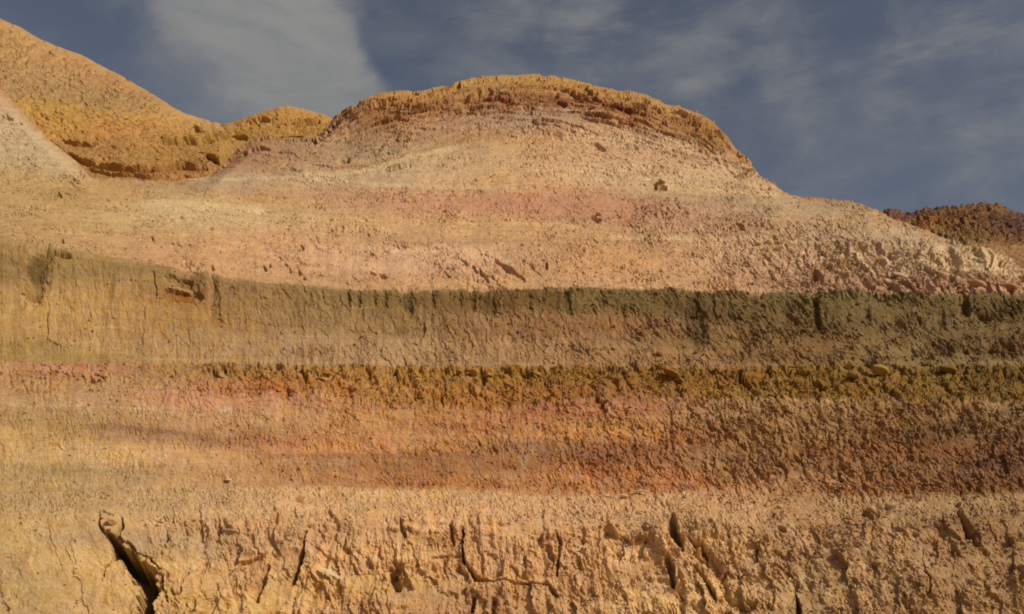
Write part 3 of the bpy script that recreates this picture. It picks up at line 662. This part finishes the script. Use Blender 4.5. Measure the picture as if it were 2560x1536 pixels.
seam([(1380, 1075), (1560, 1082), (1680, 1090)], 13, (212, 152, 90), .7); seam([(1380, 1108), (1560, 1118), (1700, 1124)], 11, (158, 108, 72), .6); seam([(640, 1118), (900, 1124), (1180, 1122)], 10, (208, 150, 92), .6); seam([(640, 1142), (900, 1146), (1240, 1148)], 9, (166, 118, 78), .6)
seam([(1380, 1170), (1500, 1180), (1720, 1184)], 26, (196, 134, 82), .5); seam([(1250, 1020), (1500, 1022), (1700, 1020)], 5, (204, 150, 108), .5); seam([(2100, 1018), (2300, 1016), (2560, 1018)], 7, (176, 138, 96), .5)
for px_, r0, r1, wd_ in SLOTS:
    tint_patch(px_ + 3, (r0 + r1) / 2, wd_ * 0.55, (r1 - r0) * 0.6, (88, 70, 40) if px_ > 800 else (128, 98, 54), 0.55)
tint_patch(95, 672, 28, 42, (98, 78, 44), 0.8, 12); tint_patch(84, 728, 28, 26, (140, 108, 60), 0.6); tint_patch(283, 720, 7, 50, (118, 94, 52), .6, 4); tint_patch(145, 630, 40, 10, (116, 92, 52), 0.6, 8); tint_patch(20, 650, 30, 14, (128, 104, 66), 0.5, 20)  # darker brown blended over the left recess, rib edge and wall top
tint_patch(1745, 800, 40, 70, (96, 78, 48), 0.45)
C = np.clip(C, 0.01, 0.78)

# the far side of the hill, falling away behind its skyline
back = np.array([0.4, 1.2, 2.6, 5, 9, 15, 24, 40])[::-1]
PBK = P[0][None] + np.stack([0 * back, back, -0.10 * back - 0.75 * back * (back / (back + 3))], -1)[:, None, :]
PBK[..., 2] += 0.25 * fbm(PX[0][None] / 40 + 0 * back[:, None], back[:, None] / 3 + 0 * PX[0][None], 3, 90) * np.minimum(back, 3)[:, None]
CBK = np.broadcast_to(C[0][None], PBK.shape)

cliff = bpy.data.objects.new('cliff', None); COL.objects.link(cliff); cliff['kind'] = 'structure'
cliff['label'] = 'wide layered sandstone cliff rising to a rounded dome under the sky'
bed_obj = {}
s0 = 0
labels = ['golden brown cap rock with dark red overhanging ledges', 'pale tan and pink upper slope', 'dark olive grey shale wall', 'ochre bed full of rubble and hollows', 'orange and red brown sandstone beds', 'pale sand coloured lower face with ribs and cracks']
for b in range(6):
    e0 = s0 + (band_id == b).sum()
    a = max(s0 - 1, 0) if b else 0
    Pb, Cb = P[a:e0], C[a:e0].copy()
    if b:
        Cb[0] = Cb[1]
    if b == 0: Pb = np.concatenate([PBK, Pb]); Cb = np.concatenate([CBK, Cb])
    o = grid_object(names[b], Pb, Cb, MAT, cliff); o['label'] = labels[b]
    bed_obj[b] = o; s0 = e0

# ------------------------------------------------------------------ stones
def rock_mesh(name, seed, sub=2, flat=0.75, cuts=9):
    import bmesh
    r = random.Random(seed); bm = bmesh.new(); bmesh.ops.create_icosphere(bm, subdivisions=sub, radius=1)
    planes = []
    for _ in range(cuts):
        n = Vector((r.gauss(0, 1), r.gauss(0, 1), r.gauss(0, 1))).normalized(); planes.append((n, r.uniform(0.55, 0.9)))
    for v in bm.verts:
        c = v.co.copy()
        for n, d in planes:
            k = c.dot(n)
            if k > d: c -= n * (k - d)
        v.co = Vector((c.x * 1.1, c.y, c.z * flat))
    me = bpy.data.meshes.new(name); bm.to_mesh(me); bm.free()
    me.materials.append(MAT_STONE); return me


ROCKS = [rock_mesh('angular_stone', s, 2 if s < 3 else 1, 0.8) for s in range(8)]
BIG = [rock_mesh('boulder_shape', s + 20, 3, 0.85, 12) for s in range(4)]
NF = normals(P)


def at(px, row):
    c = int(np.clip(np.searchsorted(cols, px), 0, len(cols) - 1)); r = int(np.argmin(np.abs(ROW[:, c] - row)))
    return r, c


def put_stone(o, px, row, size_px, sink=0.3, aspect=(1, 1, 1), spin=None, rnd=random, tone=1.0, color=None):
    r, c = at(px, row); p = P[r, c]; n = NB[r, c]
    s = size_px * 0.5 * Y[r, c] / F
    loc = p + n * s * (1 - 2 * sink) * 0.6
    o.location = loc; o.scale = (s * aspect[0], s * aspect[1], s * aspect[2])
    o.rotation_euler = (rnd.uniform(-.5, .5), (rnd.uniform(-1, 1) if spin is None else spin), rnd.uniform(-.6, .6))
    cc = (lin(color) / GAIN) if color is not None else C[r, c] * tone
    o.color = (float(cc[0]), float(cc[1]), float(cc[2]), 1)
    return r, c


rnd = random.Random(11)
# loose blocks one can point at: things of their own
THINGS = [
    # px, row, size, aspect, spin, tone, colour, name, label
    (1654, 464, 22, (1.1, 1, .8), .2, .9, None, 'boulder', 'dark boulder sitting in a shadowed notch below the right shoulder of the dome'),
    (1868, 428, 34, (1.3, 1, .5), -.3, .95, None, 'rock_slab', 'flat slab jutting out at the right edge of the dome under the brown cap rock'),
    (1494, 542, 17, (1, 1, .9), .1, .95, None, 'boulder', 'small brown block perched alone on the pink band in the middle of the slope'),
    (1183, 938, 28, (1, 1, 1), .0, 1.12, None, 'cobble', 'smooth pale round cobble in the middle of the ochre rubble bed'),
    (1150, 938, 22, (1, 1, 1), .4, 1.1, None, 'cobble', 'small pale cobble just left of the smooth round one in the ochre bed'),
    (1222, 945, 26, (1, 1, .8), -.4, 1.0, None, 'cobble', 'tilted ochre cobble right of a dark slit under the grey wall'),
    (1340, 934, 26, (1.2, 1, .7), .3, 1.0, None, 'rock', 'low brown stone beside a dark hollow under the middle of the grey wall'),
    (1674, 950, 38, (1.25, 1, .62), .35, 1.15, None, 'cobble', 'long rounded cobble lying over a dark slot in the ochre bed, right of centre'),
    (1702, 958, 24, (1, 1, .8), .1, 1.0, None, 'cobble', 'smaller cobble touching the right end of the long rounded one'),
    (2196, 942, 48, (1.1, .7, .8), .25, 1.0, (170, 134, 66), 'boulder', 'largest rounded yellow boulder in the ochre bed under an overhang on the right'),
    (2133, 958, 34, (1, 1, .9), .0, 1.05, None, 'boulder', 'round yellow boulder just left of the largest one in the ochre bed'),
    (2366, 934, 40, (1.1, 1, .8), .2, 1.05, None, 'boulder', 'broad yellowish boulder bulging from the top of the ochre bed near the right side'),
    (808, 948, 34, (1.1, .6, .4), .1, 1.2, (190, 150, 92), 'rock_slab', 'pale flat lens of stone under a thin dark slit, left part of the ochre bed'),
    (553, 941, 24, (.9, 1, 1), .2, 1.1, (178, 140, 100), 'rock', 'pinkish grey stone beside a dark vertical hollow at the left of the ochre bed'),
    (2178, 1280, 26, (.8, 1, 1.1), .2, 1.2, (205, 165, 115), 'rock', 'upright light stone throwing a dark shadow on the loose apron at the right'),
    (2226, 1274, 28, (.8, 1, 1.2), -.3, 1.2, (196, 172, 130), 'rock', 'whitish jagged stone just right of the upright one on the apron'),
    (1948, 1266, 16, (1, 1, .9), .3, 1.1, None, 'rock', 'small pointed stone with a dark left side near the top of the right apron'),
    (2272, 1243, 18, (1, 1, .9), .1, 1.1, None, 'rock', 'rounded stone tucked right below the red bed, above the whitish jagged stone'),
    (1562, 1246, 20, (1, 1, .8), .2, 1.15, None, 'rock', 'tan stone on the ledge line right of centre, below the bright orange bed'),
    (1515, 1243, 14, (1.2, 1, .6), .0, 1.15, None, 'rock', 'flat pebble on the ledge line left of the tan stone'),
    (1600, 1240, 30, (1.3, .6, .25), .05, 1.2, (205, 172, 122), 'rock_slab', 'thin pale slab lying along the ledge line below the bright orange bed'),
    (1449, 1280, 15, (1, 1, .9), .2, 1.05, None, 'rock', 'left one of two small stones standing close together on the central apron'),
    (1472, 1287, 15, (1, 1, .9), -.2, 1.05, None, 'rock', 'right one of two small stones standing close together on the central apron'),
    (571, 1204, 22, (1.1, .6, .35), .1, 1.3, (226, 200, 160), 'rock_slab', 'small white sliver of stone at the foot of the reddish beds on the left'),
    (828, 1442, 62, (1.2, .28, .12), .38, 1.3, (228, 204, 168), 'rock_slab', 'long narrow white stone sliver sloping down on the lower face'),
    (2436, 722, 42, (1.1, 1, .8), .3, .95, (190, 142, 104), 'boulder', 'broad pinkish boulder on the shale edge, left of the dark faced cube'),
    (2516, 724, 40, (1.2, 1, .8), .2, .95, (186, 138, 102), 'boulder', 'reddish boulder with a dark left face on the shale edge at the far right'),
    (2551, 726, 26, (.8, 1, 1.1), .1, 1.1, (214, 178, 134), 'boulder', 'pale block at the right end of the shale edge'),
    (2352, 694, 32, (.9, 1, 1.1), -.2, 1.0, None, 'boulder', 'upright block with a shaded left side on the bench above the shale, at the right'),
    (2250, 690, 34, (1.2, 1, .6), .5, 1.05, None, 'rock_slab', 'slanting slab leaning down to the right on the block strewn bench'),
    (282, 1308, 28, (.9, .7, 1), .1, 1.05, (205, 168, 112), 'boulder', 'pale rounded block wedged in the top of the great dark crack'),
    (1700, 1330, 14, (.7, 1, 1), .5, 1.1, None, 'rock', 'bright little stone caught in the dark slot beside the spur'),
]
for (px, row, sz, asp, spin, tone, colr, nm, lab) in THINGS:
    o = bpy.data.objects.new(nm, BIG[rnd.randrange(4)]); COL.objects.link(o)
    put_stone(o, px, row, sz, 0.12, asp, spin, rnd, tone, colr)
    o['label'] = lab; o['category'] = 'rock' if nm in ('rock', 'cobble') else ('slab' if nm == 'rock_slab' else 'boulder')

# stones set in the beds: parts of the bed they belong to
def sow(n, pxr, rowr, size, bed, mesh_set, flat=(.5, 1.0)):
    for _ in range(n):
        px = rnd.uniform(*pxr); row = rnd.uniform(*rowr); sz = rnd.uniform(*size) * rnd.uniform(0.6, 1.1)
        r, c = at(px, row); b = int(band_id[r])
        if b != bed: continue
        o = bpy.data.objects.new('stone', mesh_set[rnd.randrange(len(mesh_set))]); COL.objects.link(o)
        put_stone(o, px, row, sz, 0.38, (rnd.uniform(.8, 1.3), 1, rnd.uniform(*flat)), None, rnd, rnd.uniform(.9, 1.14))
        o.parent = bed_obj[b]


sow(80, (450, 2560), (918, 1000), (9, 22), 3, ROCKS)
sow(14, (0, 450), (915, 975), (10, 18), 3, ROCKS)
sow(42, (1850, 2560), (600, 722), (12, 32), 1, ROCKS)
sow(30, (1300, 2560), (1240, 1330), (10, 20), 5, ROCKS)
sow(34, (1500, 2560), (740, 900), (10, 20), 2, ROCKS)
sow(34, (1600, 2560), (1015, 1225), (10, 20), 4, ROCKS)
sow(22, (1800, 2560), (1340, 1530), (10, 26), 5, ROCKS)
sow(14, (900, 1900), (250, 330), (9, 16), 0, ROCKS, (.3, .6))


# small rubble: uncountable, one mesh
def rubble(name, n, weight, size_rng, seed, Pg, Ng, Cg, Yg, mat, parent=None, power=2.2, flat=0.7):
    rg = np.random.RandomState(seed)
    pw = weight.reshape(-1).astype(float); pw /= pw.sum()
    k = rg.choice(pw.size, n, p=pw)
    p = Pg.reshape(-1, 3)[k]; nn = Ng.reshape(-1, 3)[k]; c = Cg.reshape(-1, 3)[k] * rg.uniform(0.82, 1.2, (n, 1)); yy = Yg.reshape(-1)[k]
    sz = (size_rng[0] + (size_rng[1] - size_rng[0]) * rg.rand(n) ** power) * 0.5 * yy / F
    # base shape: an octahedron with jittered corners -> 8 faces
    base = np.array([[1, 0, 0], [-1, 0, 0], [0, 1, 0], [0, -1, 0], [0, 0, 1], [0, 0, -1]], float)
    faces = np.array([[0, 2, 4], [2, 1, 4], [1, 3, 4], [3, 0, 4], [2, 0, 5], [1, 2, 5], [3, 1, 5], [0, 3, 5]])
    v = base[None] * rg.uniform(0.6, 1.25, (n, 6, 1)) + rg.normal(0, .22, (n, 6, 3))
    v[..., 2] *= flat
    q = rg.normal(size=(n, 4)); q /= np.linalg.norm(q, axis=1, keepdims=True); a, b, c_, d = q.T
    Rm = np.stack([1 - 2 * (c_ * c_ + d * d), 2 * (b * c_ - a * d), 2 * (b * d + a * c_), 2 * (b * c_ + a * d), 1 - 2 * (b * b + d * d), 2 * (c_ * d - a * b), 2 * (b * d - a * c_), 2 * (c_ * d + a * b), 1 - 2 * (b * b + c_ * c_)], -1).reshape(n, 3, 3)
    v = np.einsum('nij,nkj->nki', Rm, v) * sz[:, None, None] + (p + nn * (sz * 0.15)[:, None])[:, None, :]
    f = (faces[None] + (np.arange(n) * 6)[:, None, None]).reshape(-1)
    me = bpy.data.meshes.new(name)
    me.vertices.add(n * 6); me.vertices.foreach_set('co', v.reshape(-1).astype(np.float32))
    me.loops.add(f.size); me.loops.foreach_set('vertex_index', f.astype(np.int32))
    me.polygons.add(n * 8); me.polygons.foreach_set('loop_start', np.arange(0, f.size, 3, dtype=np.int32))
    me.update(calc_edges=True)
    at_ = me.attributes.new('rock', 'FLOAT_COLOR', 'POINT')
    at_.data.foreach_set('color', np.concatenate([np.repeat(c, 6, 0), np.ones((n * 6, 1))], 1).astype(np.float32).reshape(-1))
    me.materials.append(mat)
    o = bpy.data.objects.new(name, me); COL.objects.link(o); o['kind'] = 'stuff'
    if parent: o.parent = parent
    return o


wt = np.zeros_like(PX)
clump = np.clip(0.35 + fbm(PX / 80, ROW / 40, 4, 95), 0.02, 1) ** 2
wt += m2 * ss(x, 200, 700) * 0.6 + m2 * 0.3
wt += m1 * (0.05 + 0.35 * right) + m3 * (0.08 + 0.6 * right) + m4 * (1 - ribm) * (0.35 + 0.9 * right) + ribm * (0.06 + 0.55 * right)
wt += top_ * (0.12 + 0.55 * right + 0.35 * capm) + blk * 0.5
wt *= clump * (PX > -60) * (PX < 2620) * (ROW < 1600)
dens_fix = np.gradient(ROW, axis=0); wt *= np.clip(dens_fix, 0.1, 4)
lr = rubble('rubble', 34000, wt, (2.2, 12), 5, P, NB, C, Y, MAT, cliff, 3.0)

# ------------------------------------------------------------------ hills behind
def far_hill(name, label, skyline, base_row, ytop, ybase, pxr, step, S, relief, seed, n=150, extra=None, sx=60, sy=14):
    c = np.arange(pxr[0], pxr[1], step); t = curve(skyline, c) + relief * 0.35 * fbm(c / 26, c * 0 + seed, 4, seed)
    base = np.full_like(c, float(base_row)) if np.isscalar(base_row) else curve(base_row, c)
    v = np.linspace(0, 1, n)[:, None]
    R_ = t[None] + (base - t)[None] * v; X = np.broadcast_to(c[None], R_.shape).copy()
    yt = ytop(c) if callable(ytop) else ytop
    Yh = yt + (ybase - yt) * v ** 0.8 + 6 * np.clip(1 - (R_ - t[None]) / 25.0, 0, 1) ** 2
    Dh = pix_dir(X, R_); Ph = Dh * (Yh / Dh[..., 1])[..., None]
    Nh = normals(blur(Ph, 9))
    slope = (R_ - t[None]) / 9.0 + 0.9 * fbm(X / 120, R_ / 60, 3, seed + 9)
    ed = 0.25 + 0.75 * ss(R_ - t[None], 0, 18)
    h = ed * relief * (1.8 * fbm(X / 150, R_ / 80, 3, seed + 1) + 1.1 * fbm(X / 46, R_ / 18, 4, seed + 2) + 0.6 * facets((X + 20 * fbm(X / 40, R_ / 30, 3, seed + 11)) / 30, R_ / 9, seed + 3)
                       + 0.4 * facets(X / 11, R_ / 6, seed + 12) + 0.35 * fbm(X / 9, R_ / 6, 3, seed + 4) + 0.9 * ledge(slope / 1.6, seed + 10, X, R_) - 0.7 * pits(X / 26, R_ / 8, seed + 13, .3) * np.clip(0.4 + 1.5 * fbm(X / 80, R_ / 50, 3, seed + 14), 0, 1))
    Nh = Nh * 0.6 + np.array([0, -0.4, 0.0]); Nh /= np.linalg.norm(Nh, axis=-1, keepdims=True)
    if extra is not None: h = h + extra(X, R_)
    Ph = Ph + Nh * (h * Yh / F)[..., None]
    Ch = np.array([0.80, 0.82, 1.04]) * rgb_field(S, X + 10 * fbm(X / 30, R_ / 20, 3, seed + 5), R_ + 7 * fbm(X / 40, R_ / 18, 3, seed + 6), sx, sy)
    Ch *= (1 + 0.12 * fbm(X / 110, R_ / 5, 4, seed + 7) + 0.12 * fbm(X / 12, R_ / 8, 3, seed + 8))[..., None]
    bk = np.array([60, 35, 20, 10, 4, 1.5])
    PB = Ph[0][None] + np.stack([0 * bk, bk, -0.7 * bk], -1)[:, None, :]
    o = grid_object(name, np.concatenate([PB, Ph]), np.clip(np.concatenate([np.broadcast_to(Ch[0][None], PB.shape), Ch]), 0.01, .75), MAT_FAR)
    o['kind'] = 'structure'; o['label'] = label
    return o, c, R_, X, Ph, Nh, Ch, Yh


def ln(X, R_, pts, wd, dp):
    """a lip of rock along a line with a deep shadowed notch under it"""
    p = np.array(pts, float); r = np.interp(X, p[:, 0], p[:, 1]) + 3 * fbm(X / 30, X * 0 + wd, 3, 76)
    k = (X > p[0, 0]) * (X < p[-1, 0]) * (0.45 + 0.9 * np.clip(0.4 + fbm(X / 26, X * 0, 3, 77), 0, 1))
    d = R_ - r
    return k * dp * (-2.6 * np.exp(-((d - wd * 0.7) / wd) ** 2) + 1.3 * np.exp(-((d + wd * 1.1) / (wd * 0.9)) ** 2))


def extra_left(X, R_):
    h = ln(X, R_, [(130, 360), (175, 392), (230, 412), (330, 426), (400, 428), (440, 418), (520, 421)], 3.2, 13)
    h = h + ln(X, R_, [(225, 424), (300, 438), (380, 444), (420, 440)], 2.4, 8)
    h = h + ln(X, R_, [(405, 350), (450, 356), (530, 352)], 3.5, 13) + ln(X, R_, [(160, 350), (190, 360), (230, 362)], 2.5, 8) + ln(X, R_, [(515, 392), (550, 408)], 2.5, 12)
    h = h + ln(X, R_, [(550, 338), (575, 345), (620, 347)], 2.6, 10) + ln(X, R_, [(485, 322), (508, 326)], 2.5, 9)
    h = h + 2.5 * fbm(X / 60, (R_ + 0.32 * (X - 200) * -1) / 5.0, 3, 78) * ss(R_, 250, 400)
    p = pits(X / 24, R_ / 14, 79, 0.25) * 7
    return h - p


hl = far_hill('hill', 'tall golden hill sloping down from the upper left behind the cliff',
              [(-700, -260), (-300, -90), (0, 46), (53, 70), (98, 98), (161, 123), (198, 136), (210, 141), (245, 161), (298, 186), (350, 217), (385, 238), (420, 260), (456, 282), (508, 298), (548, 309), (566, 330), (580, 344), (625, 349), (700, 352), (760, 362), (900, 440)],
              [(-700, 520), (0, 520), (300, 500), (900, 520)], lambda c: np.interp(c, [-700, 0, 560, 900], [120, 98, 84, 82]), 62, (-700, 900), 3.0,
              [(50, 120, 202, 158, 92), (20, 60, 202, 156, 90), (150, 180, 200, 158, 94), (120, 230, 192, 152, 90), (250, 245, 188, 148, 88), (330, 262, 190, 150, 88), (90, 268, 208, 162, 74), (150, 300, 206, 156, 74), (400, 300, 212, 160, 78), (330, 320, 206, 148, 76),
               (350, 360, 194, 143, 74), (450, 380, 184, 138, 70), (200, 150, 206, 154, 88), (400, 430, 190, 138, 72), (250, 400, 190, 142, 74), (520, 350, 190, 145, 68), (480, 300, 205, 160, 88), (0, 200, 196, 152, 92), (300, 200, 200, 150, 86)],
              3.8, 101, 170, extra_left)


def extra_small(X, R_):
    return ln(X, R_, [(735, 312), (760, 308), (800, 305)], 3, 9) + ln(X, R_, [(620, 305), (655, 298), (675, 296)], 2.5, 6) + ln(X, R_, [(552, 337), (575, 344), (625, 347)], 2.6, 9)


far_hill('hill', 'small rounded golden hill showing between the tall hill and the dome',
         [(380, 420), (480, 350), (545, 318), (561, 311), (596, 300), (648, 281), (697, 268), (718, 265), (753, 272), (806, 284), (834, 298), (900, 330), (1000, 400)], 480, 98, 82, (400, 1000), 3.0,
         [(700, 285, 212, 156, 74), (640, 300, 206, 150, 72), (760, 300, 196, 144, 74), (700, 325, 196, 146, 66), (600, 335, 196, 150, 72), (800, 320, 186, 140, 72), (650, 370, 190, 145, 74)], 4.5, 131, 90, extra_small)


def extra_right(X, R_):
    rough = ss(R_, 616, 600)
    a, b = rot(X, R_, 35)
    return rough * (5 * facets(a / 30, b / 9, 171) + 2.5 * facets(a / 12, b / 4.5, 172) - 6 * pits(X / 18, R_ / 14, 173, .35))


hr = far_hill('hill', 'rugged dark brown hill behind the right end of the cliff',
              [(2050, 600), (2150, 560), (2190, 540), (2206, 530), (2223, 521), (2238, 525), (2254, 533), (2279, 531), (2300, 524), (2315, 521), (2346, 519), (2373, 516), (2415, 510), (2436, 508), (2488, 509), (2509, 519), (2560, 539), (2700, 580), (2900, 560), (3300, 640)],
              790, 105, 62, (2050, 3300), 3.0,
              [(2220, 530, 138, 92, 62), (2300, 535, 130, 92, 56), (2340, 555, 178, 120, 56), (2400, 540, 146, 104, 56), (2420, 560, 150, 106, 54), (2480, 560, 118, 84, 56), (2540, 570, 112, 78, 54), (2360, 590, 160, 124, 72), (2430, 585, 150, 112, 62), (2520, 600, 140, 98, 56),
               (2450, 612, 168, 130, 78), (2530, 625, 176, 134, 80), (2500, 640, 174, 132, 78), (2550, 650, 160, 118, 68), (2560, 680, 130, 90, 58)], 5.0, 161, 150, extra_right, 35, 10)
_, c_, Rh, Xh, Ph, Nh, Ch, Yh = hr
wh = np.clip(0.3 + fbm(Xh / 30, Rh / 20, 3, 175), 0.02, 1) * (Rh < 612) * (Rh < 700) * (Xh < 2620) * (Xh > 2190)
rubble('rubble', 2600, wh, (2.5, 8), 6, Ph, Nh, Ch, Yh, MAT_FAR, hr[0], 2.0)
_, c_, Rh, Xh, Ph, Nh, Ch, Yh = hl
wh = np.clip(0.1 + fbm(Xh / 50, Rh / 30, 3, 176), 0.005, 1) * (Xh < 620) * (Xh > -40) * (Rh < 470)
rubble('rubble', 900, wh, (3, 9), 7, Ph, Nh, Ch * 0.9, Yh, MAT_FAR, hl[0], 2.0)

# ------------------------------------------------------------------ ground at our feet, out of the picture, running to the horizon
gp = np.linspace(-1, 1, 120); gp = np.sign(gp) * np.abs(gp) ** 2.2 * 1500
GXm, GYm = np.meshgrid(gp, gp[::-1])
z = -1.95 + 0.10 * fbm(GXm / 6, GYm / 6, 4, 200) * (np.hypot(GXm, GYm) < 60)
G = np.stack([GXm, GYm, z], -1)
g = grid_object('ground', G, np.broadcast_to(lin((188, 146, 98)) / GAIN, G.shape), MAT)
g['kind'] = 'structure'; g['label'] = 'sandy ground in front of the cliff'
